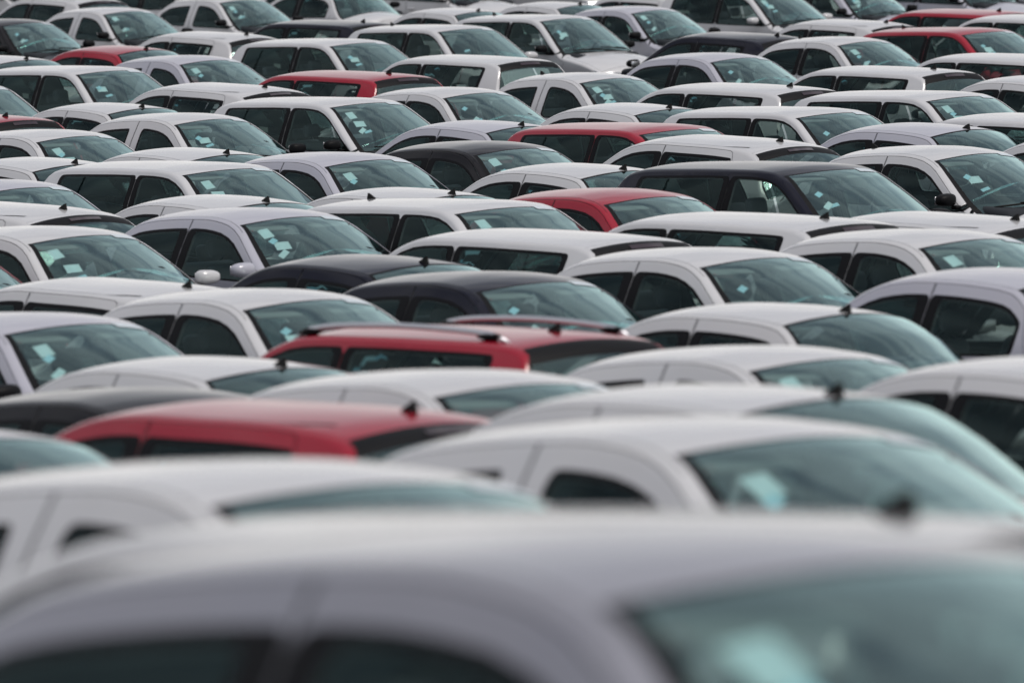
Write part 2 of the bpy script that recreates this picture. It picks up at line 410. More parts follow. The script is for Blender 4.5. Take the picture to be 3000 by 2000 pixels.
    # windscreen and rear window
    def top_poly(xa, xb_, ca, cb, tm, n=14):       # bounded by x = xa - ca*y^2 and x = xb_ - cb*y^2, sides at t = tm
        L1 = []
        for k in range(n+1):
            f = k/n; t = tm+(8-2*tm)*f
            x = xa
            for _ in range(6): y = sh.S(x, t).y; x = xa-ca*y*y
            L1.append((x, t))
        L2 = []
        for k in range(n+1):
            f = k/n; t = 8-tm-(8-2*tm)*f
            x = xb_
            for _ in range(6): y = sh.S(x, t).y; x = xb_-cb*y*y
            L2.append((x, t))
        p = densify(L1+L2, .06)
        return p
    dH = .03 if H else 0
    ws = top_poly(.335+dH, 1.135+dH, .24, .40, 3.10)
    wso = top_poly(.315+dH, 1.165+dH, .24, .40, 3.03)
    F.append(('windshield_seal', wso)); F.append(('windshield', ws))
    # rear opening panel with its gap, then glass
    if sedan:
        pl_ = top_poly(-1.65, -1.985, -.1, -.1, 3.03); F.append(('cut', sh.offset(pl_, .0015))); F.append(('boot_lid', pl_))
        F.append(('rear_seal', top_poly(rg[0]+.03, rg[1]-.02, -.22, -.22, 2.95))); F.append(('rear_window', top_poly(rg[0], rg[1], -.22, -.22, 3.04)))
    else:
        q = -.10 if H else -.14
        pl_ = top_poly(rg[0]+.105, -1.868, q, -.03, 2.84); F.append(('cut', sh.offset(pl_, .0015))); F.append(('tailgate', pl_))
        F.append(('rear_seal', top_poly(rg[0]+.065, rg[1]-.006, q, q*.5, 2.95))); F.append(('rear_window', top_poly(rg[0]-.045, rg[1]+.01, q, q*.5, 3.02)))
    pl_ = top_poly(1.195+dH, 1.81, .33, .1, 3.04); F.append(('cut', sh.offset(pl_, .003))); F.append(('bonnet', pl_))
    for sd_ in 'rl':                              # lamps let into the corners
        mm = (lambda p: p) if sd_ == 'r' else mirror
        F.append((f'headlight_{sd_}', mm(densify(chaikin([(1.62, 2.3), (1.80, 2.0), (1.915, 2.3), (1.925, 3.35), (1.86, 3.45), (1.79, 3.0)], 2), .03))))
        xq = sh.xr
        F.append((f'tail_light_{sd_}', mm(densify(chaikin([(xq+.025, 2.0), (xq+.15, 1.3), (xq+.19, 2.3), (xq+.06, 2.7)], 2), .03))))
    R = build_panels(sh, F)
    # ---- assemble
    root = bpy.data.objects.new('parked_car', None); C.objects.link(root); root.empty_display_size = .3
    PAINT = M['white']
    def part(nm, key, m, parent=root):
        vs, fs, ns = R[key]; return link(nm, mesh_of(nm, vs, fs, m, ns), parent)
    painted = []
    body = part('body', 'body', PAINT); painted.append(body)
    # inner lining, 22 mm inside every painted or trimmed area above the belt
    vs, fs = [], []
    for key, (v, f, n) in R.items():
        if key.startswith('glass') or key in ('windshield', 'rear_window'): continue
        b0 = len(vs); vs += [p-nn*.022 for p, nn in zip(v, n)]
        fs += [tuple(b0+i for i in t[::-1]) for t in f if min(v[i].z for i in t) > .5 and v[t[0]].x < 1.2]
    link('headliner', mesh_of('headliner', vs, fs, 'liner'), root)
    for sd_ in 'rl':
        y = -1 if sd_ == 'r' else 1
        for q in ('front', 'rear'):
            d = part('door', f'door_{q}_{sd_}', PAINT); painted.append(d)
            if f'frame_{q}_{sd_}' in R: painted.append(part('door_frame', f'frame_{q}_{sd_}', PAINT, d))
            part('window_trim', f'trim_{q}_{sd_}', 'trim', d); part('side_window', f'glass_{q}_{sd_}', 'glass', d)
            if q == 'rear' and f'glass_quarter_{sd_}' in R: part('quarter_window', f'glass_quarter_{sd_}', 'glass', d)
            hx = -.12 if q == 'front' else -.92
            yy = sh.W(hx, .80)
            h = rbox('door_handle', 'white', (.19, .03, .032), (hx, y*(yy+.018), .80), bev=.012, parent=d); painted.append(h)
        mx_ = .69; yy = sh.W(mx_, .96)
        bm_ = bmesh.new(); bmesh.ops.create_uvsphere(bm_, u_segments=20, v_segments=12, radius=1)
        for v in bm_.verts:
            sq = lambda q: math.copysign(abs(q)**.72, q)
            v.co = Vector((mx_+(.075 if v.co.x > 0 else .045)*sq(v.co.x), y*(yy+.13+.115*sq(v.co.y)), 1.035+.058*sq(v.co.z)*(1-.15*v.co.y)))
        me_ = bpy.data.meshes.new('side_mirror'); bm_.to_mesh(me_); bm_.free(); me_.polygons.foreach_set('use_smooth', [True]*len(me_.polygons)); me_.materials.append(M['trim'])
        mir = link('side_mirror', me_, root); mir['mirror'] = 1
        rbox('mirror_stalk', 'trim', (.07, .10, .035), (mx_+.03, y*(yy+.0), .965), bev=.012, parent=mir)
        rbox('mirror_glass', 'metal', (.006, .17, .075), (mx_-.045, y*(yy+.13), 1.03), bev=.002, seg=1, parent=mir)
    part('windshield', 'windshield', 'wglass'); part('windshield_seal', 'windshield_seal', 'trim')
    rear = part('boot_lid' if sedan else 'tailgate', 'boot_lid' if sedan else 'tailgate', PAINT); painted.append(rear)
    part('rear_window', 'rear_window', 'wglass', root if sedan else rear); part('rear_window_seal', 'rear_seal', 'trim', root if sedan else rear)
    painted.append(part('bonnet', 'bonnet', PAINT))
    if not sedan and not wagon:                    # brake lamp set in the dark band over the rear window
        pv, pf = [], []
        for k in range(9):
            y = -.17+.34*k/8; xx = rg[0]-.002
            for dx in (-.016, .016):
                x = xx+dx - (-.10 if H else -.14)*y*y; t = sh.ty(x, y); pv.append(sh.S(x, t)+sh.nrm(x, t)*.006)
        for k in range(8): pf.append((2*k, 2*k+1, 2*k+3, 2*k+2))
        link('brake_lamp', mesh_of('brake_lamp', pv, pf, 'lampred'), rear)
    # underside and cabin
    rbox('floor_pan', 'plastic', (sh.xf-sh.xr-.3, 1.3, .12), ((sh.xf+sh.xr)/2, 0, .26), bev=.03, parent=root)
    tub_v = [(x, y, z) for z in (.34, .90) for (x, y) in ((-1.3, -.72), (1.1, -.72), (1.1, .72), (-1.3, .72))]
    link('cabin_lining', mesh_of('cabin_lining', tub_v, [(0,1,2,3),(0,4,5,1),(1,5,6,2),(2,6,7,3),(3,7,4,0)], 'plastic', smooth=False), root)
    rbox('parcel_shelf', 'plastic', (.42 if not sedan else .5, 1.25, .03), (-1.42, 0, .93), bev=.01, parent=root)
    dash = rbox('dashboard', 'plastic', (.48, 1.36, .20), (.98, 0, .86), (0, .12, 0), bev=.07, seg=4, parent=root)
    rbox('instrument_hood', 'plastic', (.22, .36, .09), (.80, .36, .965), (0, .1, 0), bev=.035, parent=dash)
    for y in (-.36, .36):
        s1 = rbox('front_seat', 'fabric', (.13, .44, .60), (-.10, y, .74), (0, -.30, 0), bev=.06, seg=4, taper=(.75, .82), parent=root)
        rbox('seat_cushion', 'fabric', (.50, .47, .16), (.20, y, .46), bev=.06, parent=s1)
        hr = rbox('headrest', 'fabric', (.09, .23, .15), (-.235, y, 1.15), (0, -.2, 0), bev=.045, seg=4, parent=s1)
        yb = .75 if y > 0 else -.75
        rbox('seat_belt', 'rubber', (.05, .008, .40), (-.30, yb*.93, 1.05), (.33 if y > 0 else -.33, .05, 0), bev=0, parent=s1)
    rs = rbox('rear_seat', 'fabric', (.16, 1.22, .56), (-1.02, 0, .72), (0, -.36, 0), bev=.06, seg=3, taper=(.8, .94), parent=root)
    for y in (-.36, .36): rbox('headrest', 'fabric', (.09, .25, .14), (-1.16, y, 1.05), (0, -.2, 0), bev=.04, parent=rs)
    swp = [Vector((.66+math.sin(a)*.19*math.sin(.42), .36+math.cos(a)*.19, .965+math.sin(a)*.19*math.cos(.42))) for a in np.linspace(0, 2*math.pi, 24, endpoint=False)]
    sw = tube('steering_wheel', 'plastic', swp, .015, root, n=8, closed=True)
    rbox('wheel_hub', 'plastic', (.05, .15, .11), (.68, .36, .95), (0, -.42, 0), bev=.02, parent=sw)
    for a in (.15, math.pi-.15, -math.pi/2):
        tube('spoke', 'plastic', [(.68, .36, .955), (.66+math.sin(a)*.18*math.sin(.42), .36+math.cos(a)*.18, .965+math.sin(a)*.18*math.cos(.42))], .014, sw)
    zm = sh.P(.45)
    rm = rbox('rear_view_mirror', 'plastic', (.03, .24, .065), (.40, 0, zm-.11), (0, .15, 0), bev=.012, parent=root)
    rbox('mirror_arm', 'plastic', (.02, .02, .07), (.43, 0, zm-.055), (0, .3, 0), bev=.004, parent=rm)
    for y in (-.33, .33): rbox('sun_visor', 'liner', (.13, .40, .018), (.31, y, sh.T(.31, y)-.055), (0, .25, 0), bev=.007, parent=root)
    # antenna foot: a small fin rising to the rear
    ax = -.92 if sedan else (-1.25 if kind == 'hatch_arched' else -1.28)
    za = sh.P(ax)
    av = [(ax+.045, -.012, za-.006), (ax+.045, .012, za-.006), (ax-.045, -.018, za-.01), (ax-.045, .018, za-.01),
          (ax-.030, -.006, za+.045), (ax-.030, .006, za+.045), (ax-.045, -.006, za+.048), (ax-.045, .006, za+.048), (ax+.03, -.009, za+.012), (ax+.03, .009, za+.012)]
    af = [(0,1,9,8),(8,9,5,4),(4,5,7,6),(6,7,3,2),(0,8,2),(8,4,2),(4,6,2),(1,3,9),(9,3,5),(5,3,7),(0,2,3,1)]
    an = link('antenna', mesh_of('antenna', av, af, 'rubber', smooth=False), root)
    # wipers lying at the foot of the windscreen
    for (y0, y1) in ((.52, -.06), (-.08, -.58)):
        pts_ = []
        for k in range(7):
            f = k/6; y = y0+(y1-y0)*f; x = 1.12+dH-.36*y*y-.05*f*(1 if y0 > 0 else .6)
            pts_.append(sh.S(x, sh.ty(x, y))+Vector((.01, 0, .018)))
        wi = tube('wiper', 'rubber', pts_, .009, root, n=6)
        tube('wiper_arm', 'rubber', [pts_[0]+Vector((.05, 0, -.01)), pts_[1]+Vector((.03, 0, .01)), pts_[3]+Vector((0, 0, .012))], .008, wi, n=6)
    # papers stuck inside the windscreen beside the right pillar, label at its top left corner
    def sheet(nm, m, cx, cy, a, wd, hg, off, nx=3):
        v, f = [], []
        for i in range(nx+1):
            for j in range(nx+1):
                u, q = (i/nx-.5)*wd, (j/nx-.5)*hg; y = cy+u*math.cos(a)-q*math.sin(a); x = cx+u*math.sin(a)+q*math.cos(a)
                t = sh.ty(x, y); v.append(sh.S(x, t)+sh.nrm(x, t)*off)
        for i in range(nx):
            for j in range(nx): k = i*(nx+1)+j; f.append((k, k+1, k+nx+2, k+nx+1))
        return link(nm, mesh_of(nm, v, f, m, smooth=False), root)
    sheet('paper_sheet', 'paper', .46+dH, -.43, .15, .10, .11, -.014)
    sheet('paper_sheet', 'paperblue', .55+dH, -.46, -.25, .07, .05, -.010)
    sheet('paper_sheet', 'paper', .63+dH, -.43, .35, .13, .09, -.016)
    sheet('paper_sheet', 'paper', .70+dH, -.49, -.3, .10, .05, -.011)
    sheet('paper_sheet', 'paperblue', .73+dH, -.44, .1, .10, .035, -.017)
    sheet('windshield_label', 'paper', .30+dH, .40, -.16, .26, .07, .004)
    # lamps, grille, wheels
    for sd_ in 'rl':
        part('headlight', f'headlight_{sd_}', 'lampclear'); part('tail_light', f'tail_light_{sd_}', 'lampred')
    rbox('grille', 'trim', (.05, .62, .09), (1.95, 0, .56), bev=.02, parent=root)
    rbox('front_bumper', 'trim', (.12, 1.2, .12), (1.92, 0, .29), bev=.05, parent=root)
    rbox('rear_bumper', 'trim', (.12, 1.2, .12), (sh.xr+.07, 0, .29), bev=.05, parent=root)
    for wx in (-1.2 if not sedan else -1.22, 1.22):
        for y in (-1, 1):
            ty_ = lathe('wheel', 'rubber', [(-.09, .19), (-.095, .27), (-.075, .297), (.075, .297), (.095, .27), (.09, .19)], root)
            rim_ = lathe('rim', 'rim', [(.05, .02), (.055, .06), (.035, .14), (.06, .175), (.088, .195), (.05, .20), (-.08, .2)], ty_)
            ty_.location = (wx, y*.70, .30)
            if y < 0: ty_.rotation_euler = (0, 0, math.pi)
    if wagon:
        for y in (-1, 1):
            pts_ = []
            for k in range(15):
                f = k/14; x = -1.40+1.62*f; yy = sh.row(x)[1]-.075
                lift = .055*min(1, math.sin(math.pi*f)**.35 if 0 < f < 1 else 0)
                pts_.append(Vector((x, y*yy, sh.T(x, yy)+lift)))
            ra = tube('roof_rail', 'metal', pts_, [.010]+[.017]*13+[.010], root, n=10)
            for f0 in (.02, .86):
                x = -1.38+1.62*f0; x2 = x+.17
                fp = [Vector((xx, y*(sh.row(xx)[1]-.075), sh.T(xx, sh.row(xx)[1]-.075)+.022)) for xx in np.linspace(x, x2, 5)]
                tube('rail_foot', 'trim', fp, [.012, .022, .026, .022, .012], ra)
    for o in painted: o['paint'] = 1
    KINDS[kind] = dict(root=root, sh=sh, anchor_f=sh.S(.24+dH, 3.0), anchor_b=Vector((ax-.02, 0, za)))
for k in ('sedan', 'sedan_pillar', 'hatch_arched', 'hatch_square', 'wagon'): make_kind(k)
# windscreen top corner on the car's right: solve x on its curved upper edge
for k, v in KINDS.items():
    sh = v['sh']; x = .315+(.03 if k in ('hatch_square', 'wagon') else 0); x0 = x
    for _ in range(8): y = sh.S(x, 2.97).y; x = x0-.24*y*y
    v['anchor_f'] = sh.S(x, 2.97)

# ------------------------------------------------------------------ the cars in the lot
def copy_tree(o, parent, paint, mirror_paint):
    c = o.copy(); C.objects.link(c); c.parent = parent
    if o.get('paint') or (o.get('mirror') and mirror_paint):
        c.material_slots[0].link = 'OBJECT'; c.material_slots[0].material = M[paint]
    for ch in CH[o.name]: copy_tree(ch, c, paint, mirror_paint)
    return c
CH = {o.name: [] for o in bpy.data.objects}
for o in bpy.data.objects:
    if o.parent: CH[o.parent.name].append(o)

def place(kind, x, y, z, yaw, px, py, paint, label, fin=True, mp=False, sc=(1, 1, 1)):
    r = copy_tree(KINDS[kind]['root'], None, paint, mp)
    n = Vector((px, py, 1)).normalized()      # the ground's slope under the car
    R = (Vector((0, 0, 1)).rotation_difference(n)).to_matrix() @ Matrix.Rotation(math.radians(yaw), 3, 'Z')
    r.matrix_world = Matrix.Translation((x, y, z)) @ R.to_4x4() @ Matrix.Diagonal((*sc, 1))
    r['label'] = label; r['category'] = 'car'; r['group'] = 'cars packed close together in the storage lot'
    for ch in r.children:
        if ch.name.startswith('wheel') and sc[0] != 1: ch.scale = (1/sc[0]*sc[2], 1, 1)
    rnd = random.Random(label)
    for ch in list(r.children):
        if ch.name.startswith('paper_sheet'):      # every car has its own handful of papers
            if rnd.random() < .34: bpy.data.objects.remove(ch)
            else: q = rnd.uniform(-.03, .03); ch.location = (q, rnd.uniform(-.012, .02), -.57*q)
    if not fin:
        for ch in list(r.children):
            if ch.name.startswith('antenna'): bpy.data.objects.remove(ch)
    return r
S, W_, G, H, R_ = 'sedan', 'sedan_pillar', 'hatch_arched', 'hatch_square', 'wagon'
CARS = [
 # kind, x, y, z, heading, ground slope x, ground slope y, paint, label
#CARS_BEGIN
 (S, -7.846, 103.809, 0.007, -44.1, 0.000, 0.001, 'black', 'black car at the far left edge, bonnet ending behind the small red hatchback', dict(fin=False)),
 (W_, -6.514, 108.820, 0.004, -45.9, 0.000, 0.000, 'white', 'white car with body-coloured pillars, facing right, just right of the black car at top left', dict(fin=False)),
 (W_, -4.815, 113.998, 0.002, -44.2, 0.000, 0.000, 'white', 'white car with pale middle pillar, bonnet ending at the dark hatchback along the top', dict(fin=False)),
 (W_, -3.231, 121.106, 0.001, -45.5, 0.000, 0.000, 'white', 'white car at the top edge, windscreen directly above the dark rear-facing hatchback', dict(fin=False)),
 (S, -1.173, 126.332, 0.000, -44.5, 0.000, 0.000, 'white', 'white car at the top edge with a white door mirror, left of centre', dict(fin=False, mp=True)),
 (W_, -4.158, 86.841, 0.039, -44.6, 0.000, 0.001, 'silver', 'silvery white car whose windscreen ends at the front of the rear-facing red hatchback', dict(fin=False)),
 (H, -2.276, 91.090, 0.016, -44.9, 0.000, 0.001, 'white', 'white square hatchback facing right, directly behind the rear-facing red hatchback', dict(fin=False)),
 (H, -5.295, 83.009, 0.021, -44.1, 0.000, 0.001, 'white', 'white square hatchback below the upper left red car, tall paper behind its windscreen', dict(fin=False)),
 (W_, -3.520, 72.699, -0.054, -44.0, 0.000, 0.002, 'white', 'white car with pale middle pillar and wipers, left neighbour of the large white hatchback', dict(fin=False)),
 (H, -6.853, 80.820, -0.073, -45.5, 0.000, 0.001, 'white', 'white car cut by the left edge, only its windscreen showing above a red roof', dict(fin=False)),
 (H, -1.825, 74.128, -0.029, -44.5, 0.000, 0.001, 'white', 'large white hatchback facing right, left of centre, wide dark side windows reaching its bonnet', dict(fin=False)),
 (H, -0.806, 95.983, 0.012, -46.0, 0.000, 0.001, 'white', 'white hatchback with a white door mirror, behind the white hatchback showing its tailgate glass', dict(mp=True)),
 (H, 0.715, 99.763, 0.009, -46.0, 0.000, 0.001, 'white', 'white hatchback with its bonnet and right headlight in plain view near the top'),
 (S, 2.187, 104.010, 0.031, -44.5, 0.000, 0.001, 'silver', 'silver car near the top, windscreen meeting the roof of the dark rear-facing hatchback', dict(fin=False)),
 (H, 4.268, 109.584, 0.035, -43.9, 0.000, 0.000, 'white', 'white square hatchback at the top edge right of centre, its white mirror clearly visible', dict(fin=False, mp=True)),
 (S, 6.003, 114.267, 0.002, -44.9, 0.000, 0.000, 'silver', 'silver car at the top edge, windscreen pointing at the farthest red hatchback', dict(fin=False)),
 (S, 8.333, 119.799, 0.001, -44.6, 0.000, 0.000, 'silver', 'silver car at the top right edge, windscreen over the farthest red hatchback roof', dict(fin=False)),
 (W_, 1.089, 79.470, 0.029, -45.7, 0.000, 0.001, 'white', 'white car with pale middle pillar, right of the white hatchback showing open tailgate glass'),
 (S, -0.549, 76.266, 0.024, -45.0, 0.000, 0.001, 'white', 'white car behind the large white hatchback, just in front of the rear-facing red hatchback', dict(fin=False)),
 (S, 2.859, 85.037, 0.022, -46.0, 0.000, 0.001, 'silver', 'silver-grey car facing right, in front of the dark rear-facing hatchback at upper right', dict(fin=False)),
 (S, 4.738, 89.472, 0.036, -45.3, 0.000, 0.001, 'white', 'white car facing right, immediately left of the front-facing red hatchback at upper right'),
 (H, 6.551, 91.176, 0.016, -45.1, 0.000, 0.001, 'red', 'red hatchback facing right near the upper right corner, windscreen towards the edge'),
 (H, 4.716, 70.753, 0.086, -43.9, 0.000, 0.002, 'white', 'white hatchback facing right near the right edge, tall white paper behind its windscreen', dict(fin=False)),
 (H, 3.212, 68.505, 0.043, -44.7, 0.000, 0.002, 'white', 'white hatchback facing right, directly right of the red hatchback behind the long navy one', dict(fin=False)),
 (H, 1.546, 67.006, -0.025, -45.5, 0.000, 0.002, 'red', 'red hatchback facing right, two rows behind the smaller red car in the middle', dict(fin=False)),
 (S, -4.775, 68.843, -0.020, -44.3, 0.000, 0.002, 'white', 'white car facing right at the left edge, below the red roof cut by that edge', dict(fin=False)),
 (H, -2.842, 60.830, -0.001, -44.5, 0.000, 0.002, 'white', 'white square hatchback facing right at left, green light through its rear side window', dict(fin=False)),
 (S, -1.533, 61.893, 0.062, -45.4, 0.000, 0.002, 'silver', 'silver car facing right, between the white square hatchback and the black saloon', dict(fin=False)),
 (S, -0.127, 63.027, 0.084, -45.6, 0.000, 0.002, 'black', 'black car facing right, its bonnet end hidden by a white rear-facing saloon, upper middle', dict(fin=False)),
 (H, -0.240, 52.789, 0.103, -45.3, 0.000, 0.013, 'white', 'bright white square hatchback facing right at the middle, left of the red car'),
 (S, 0.984, 53.769, 0.165, -45.2, 0.000, 0.012, 'red', 'red car facing right in the middle, left of the long navy hatchback', dict(fin=False)),
 (H, 2.524, 55.247, 0.221, -45.3, 0.000, 0.010, 'navy', 'long navy hatchback facing right with its whole windscreen visible', dict(fin=False)),
 (S, 4.055, 59.246, 0.170, -44.0, 0.000, 0.004, 'white', 'white car right of the long navy hatchback, wipers resting below its windscreen'),
 (S, -4.625, 59.380, 0.004, -45.7, 0.000, 0.004, 'silver', 'silver car cut by the left edge, its windscreen behind a rear-facing hatchback', dict(fin=False)),
 (S, -3.525, 50.534, 0.143, -44.0, 0.000, 0.014, 'white', 'white car at left with white door mirrors and wipers, whole windscreen visible', dict(fin=False, mp=True)),
 (S, -1.931, 52.123, 0.158, -45.9, 0.000, 0.013, 'silver', 'silver car with a white door mirror, behind the navy rear-facing saloon', dict(fin=False, mp=True)),
 (S, -1.494, 41.478, 0.306, -44.9, 0.000, 0.026, 'white', 'white car facing right, its windscreen overlapped by the rail of the red estate', dict(fin=False)),
 (S, -2.846, 39.445, 0.339, -45.5, 0.000, 0.033, 'silver', 'silver car at the left edge facing right, windscreen in soft focus', dict(fin=False)),
 (S, -0.021, 43.082, 0.274, -45.4, 0.000, 0.024, 'navy', 'navy saloon facing right, directly behind the roof rails of the red estate', dict(fin=False)),
 (S, 1.483, 44.206, 0.329, -44.8, 0.000, 0.022, 'white', 'white car facing right, directly right of the navy saloon behind the red estate', dict(fin=False)),
 (S, 3.028, 45.326, 0.354, -44.5, 0.000, 0.020, 'white', 'white car facing right near the right edge, beyond the one right of the navy saloon', dict(fin=False)),
 (W_, 1.385, 32.600, 0.644, -45.1, 0.000, 0.047, 'white', 'white car with pale pillars just right of the red estate tailgate, in soft focus', dict(fin=False)),
 (W_, 0.741, 20.798, 1.371, -45.8, 0.000, 0.074, 'white', 'blurred white car with pale middle pillar in the foreground, right of the near red roof', dict(fin=False, sc=(1.08, 1.08, 1.04))),
 (W_, -0.583, 17.476, 1.595, -44.1, 0.000, 0.078, 'white', 'blurred white car with pale middle pillar, foreground left, below the near red roof', dict(fin=False, sc=(1.08, 1.08, 1.04))),
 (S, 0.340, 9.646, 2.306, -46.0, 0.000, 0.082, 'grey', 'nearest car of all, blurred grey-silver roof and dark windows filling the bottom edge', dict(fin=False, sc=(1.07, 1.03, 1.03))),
 (S, -1.766, 32.626, 0.483, -45.5, 0.000, 0.047, 'black', 'blurred black car at the left edge behind the near red hatchback', dict(fin=False)),
 (S, -0.136, 28.886, 0.880, -45.4, 0.000, 0.055, 'white', 'bright white roof between the red estate and the near red hatchback', dict(fin=False)),
 (S, 5.129, 52.214, -0.050, -45.7, 0.000, 0.013, 'white', 'white car cut by the right edge, only its rear roof corner showing', dict(fin=False)),
 (S, -4.634, 49.255, 0.127, -44.3, 0.000, 0.014, 'red', 'red car cut by the left edge, only its front corner showing beside a white mirror', dict(fin=False)),
 (H, -0.299, 13.501, 1.866, 134.8, 0.000, 0.101, 'white', 'blurred white hatchback facing away, its long roof and antenna crossing the foreground', dict(sc=(1.15, 1.1, 1.02))),
 (G, -1.328, 27.864, 0.859, 135.2, 0.000, 0.058, 'red', 'blurred red hatchback facing away in the foreground, nearest of the red cars'),
 (S, 0.524, 24.457, 1.208, 135.7, 0.000, 0.066, 'white', 'blurred white saloon facing away at lower right, antenna above a long rear window'),
 (S, -2.690, 25.117, 1.052, 134.6, 0.000, 0.064, 'silver', 'blurred silver roof end cut by the left edge, in front of the black car'),
 (S, -1.888, 34.978, 0.447, 134.8, 0.000, 0.045, 'white', 'white saloon facing away, antenna beside the front end of the red estate'),
 (R_, -0.665, 36.073, 0.454, 134.2, 0.000, 0.044, 'red', 'red estate car facing away with silver roof rails, in the middle'),
 (S, 1.308, 38.683, 0.392, 135.1, 0.000, 0.036, 'white', 'white saloon facing away with large green rear window, right of the red estate'),
 (S, 2.216, 29.480, 0.848, 135.2, 0.000, 0.054, 'white', 'blurred white car facing away, cut by the right edge beside the saloon rear window'),
 (S, 2.842, 40.461, 0.447, 134.1, 0.000, 0.029, 'silver', 'silver car facing away at the right edge, dark headrest seen through its side window'),
 (G, -3.125, 45.398, 0.119, 135.2, 0.000, 0.020, 'white', 'white hatchback facing away, roof in front of the white car with wipers at left'),
 (S, -1.272, 47.049, 0.137, 134.4, 0.000, 0.017, 'navy', 'navy saloon facing away, antenna on its roof, behind the navy saloon facing right'),
 (H, -0.151, 48.295, 0.169, 134.5, 0.000, 0.015, 'white', 'bright white hatchback facing away with no antenna, behind the navy saloons', dict(fin=False)),
 (H, 1.431, 49.102, 0.214, 135.1, 0.000, 0.014, 'white', 'white hatchback facing away with black spoiler, in front of the long navy hatchback windscreen'),
 (G, 2.970, 50.190, 0.170, 134.2, 0.000, 0.014, 'white', "white hatchback facing away at right edge, roof beyond its neighbour's black spoiler"),
 (S, -1.169, 57.082, 0.018, 135.8, 0.000, 0.008, 'white', 'white saloon facing away, only a thin roof with antenna behind the bright white square hatchback'),
 (S, -2.727, 55.764, 0.062, 134.6, 0.000, 0.010, 'white', 'white saloon facing away, antenna just left of the bright white square hatchback'),
 (S, -3.474, 65.374, -0.039, 134.7, 0.000, 0.002, 'white', 'white saloon facing away, thin roof and antenna between the left square hatchback and silver car'),
 (S, -4.904, 64.224, -0.047, 133.9, 0.000, 0.002, 'white', 'white saloon facing away at left, its rear window edge meeting the square hatchback roof'),
 (G, -4.639, 54.981, 0.082, 136.0, 0.000, 0.011, 'white', 'white hatchback facing away at left with dark tailgate beside the silver car roof'),
 (S, -0.529, 70.247, -0.059, 136.0, 0.000, 0.002, 'silver', 'silver saloon facing away, directly left of the middle red hatchback and behind the black car'),
 (S, 1.115, 71.699, 0.031, 134.4, 0.000, 0.002, 'white', 'white saloon facing away, right behind the roof of the red hatchback facing right'),
 (S, 3.799, 63.844, 0.161, 136.1, 0.000, 0.002, 'silver', 'silver saloon facing away at right with side window outlined, behind the white car with wipers'),
 (G, 1.744, 63.514, 0.092, 134.2, 0.000, 0.002, 'white', 'white hatchback facing away with dark spoiler, directly behind the long navy hatchback'),
 (S, 0.359, 58.443, 0.129, 135.1, 0.000, 0.006, 'white', 'white saloon facing away, between the black car and the red car in the middle'),
 (S, 5.254, 60.361, 0.210, 134.5, 0.000, 0.003, 'white', 'white car facing away cut by the right edge, above the white car with wipers'),
 (H, 4.870, 64.855, 0.135, 135.5, 0.000, 0.002, 'white', 'white rear-facing hatchback cut by the right edge, in front of the tall windscreen paper'),
 (H, 2.244, 73.603, 0.096, 135.6, 0.000, 0.001, 'white', 'white rear-facing hatchback with black spoiler, left of the right-hand car with windscreen paper'),
 (H, 4.280, 79.746, -0.002, 134.3, 0.000, 0.001, 'white', 'white rear-facing hatchback with black spoiler, behind the right-hand car with windscreen paper'),
 (H, 5.907, 82.282, 0.025, 135.0, 0.000, 0.001, 'white', 'white hatchback facing away cut by the right edge, below the front-facing red hatchback'),
 (S, 5.958, 75.976, 0.065, 136.1, 0.000, 0.001, 'white', 'white car facing away at the right edge, behind the windscreen with a tall paper'),
 (G, -3.802, 78.415, 0.040, 135.5, 0.000, 0.001, 'white', 'white hatchback facing away, antenna at the front tip of the rear-facing red hatchback'),
 (S, -4.948, 76.394, -0.082, 136.1, 0.000, 0.001, 'white', 'white saloon facing away at left, between two white cars above the square hatchback at left'),
 (G, -4.745, 96.685, 0.011, 135.7, 0.000, 0.001, 'white', 'white hatchback facing away at upper left, antenna below the dark hatchback along the top'),
 (S, -5.723, 91.610, 0.016, 135.5, 0.000, 0.001, 'red', 'small red car facing away at upper left'),
 (S, -7.237, 89.436, -0.008, 134.9, 0.000, 0.001, 'white', 'white rear-facing saloon at the left edge, below the small red car'),
 (H, -6.463, 72.593, -0.038, 134.5, 0.000, 0.002, 'red', 'red hatchback facing away, cut by the left edge'),
 (H, -2.356, 80.331, 0.031, 134.6, 0.000, 0.001, 'red', 'red hatchback facing away with dark spoiler, upper left of centre'),
 (H, -0.839, 84.554, 0.031, 134.0, 0.000, 0.001, 'white', 'white hatchback facing away with no antenna, broad rear quarter and dark tailgate glass, upper middle', dict(fin=False)),
 (H, -3.108, 99.520, 0.009, 136.1, 0.000, 0.001, 'navy', 'dark navy hatchback facing away near the top, left of centre'),
 (S, -1.110, 106.388, -0.019, 134.5, 0.000, 0.001, 'white', 'white saloon facing away near the top, behind the hatchback with its headlight showing'),
 (S, 0.565, 108.038, 0.005, 134.7, 0.000, 0.000, 'white', 'white saloon facing away at the top edge, left of the silver car near the top'),
 (G, 2.956, 93.195, -0.004, 134.9, 0.000, 0.001, 'navy', 'dark hatchback facing away at upper right, behind the silver-grey car'),
 (G, 4.804, 98.196, -0.026, 134.7, 0.000, 0.001, 'white', 'white hatchback facing away at upper right, between the dark roof and the red ones'),
 (H, 6.574, 99.463, 0.009, 134.7, 0.000, 0.001, 'red', 'farthest red hatchback, facing away near the upper right corner'),
 (H, 7.363, 95.337, 0.048, 134.6, 0.000, 0.001, 'white', 'white hatchback facing away in the upper right corner, in front of the farthest red one'),
 (G, -8.215, 116.444, 0.002, 134.0, 0.000, 0.000, 'white', 'white hatchback facing away in the upper left corner, tailgate towards the right'),
 (W_, -10.183, 132.849, 0.000, -44.0, 0.000, -0.000, 'white', 'farthest white car in the upper left corner, by the grass', dict(fin=False)),
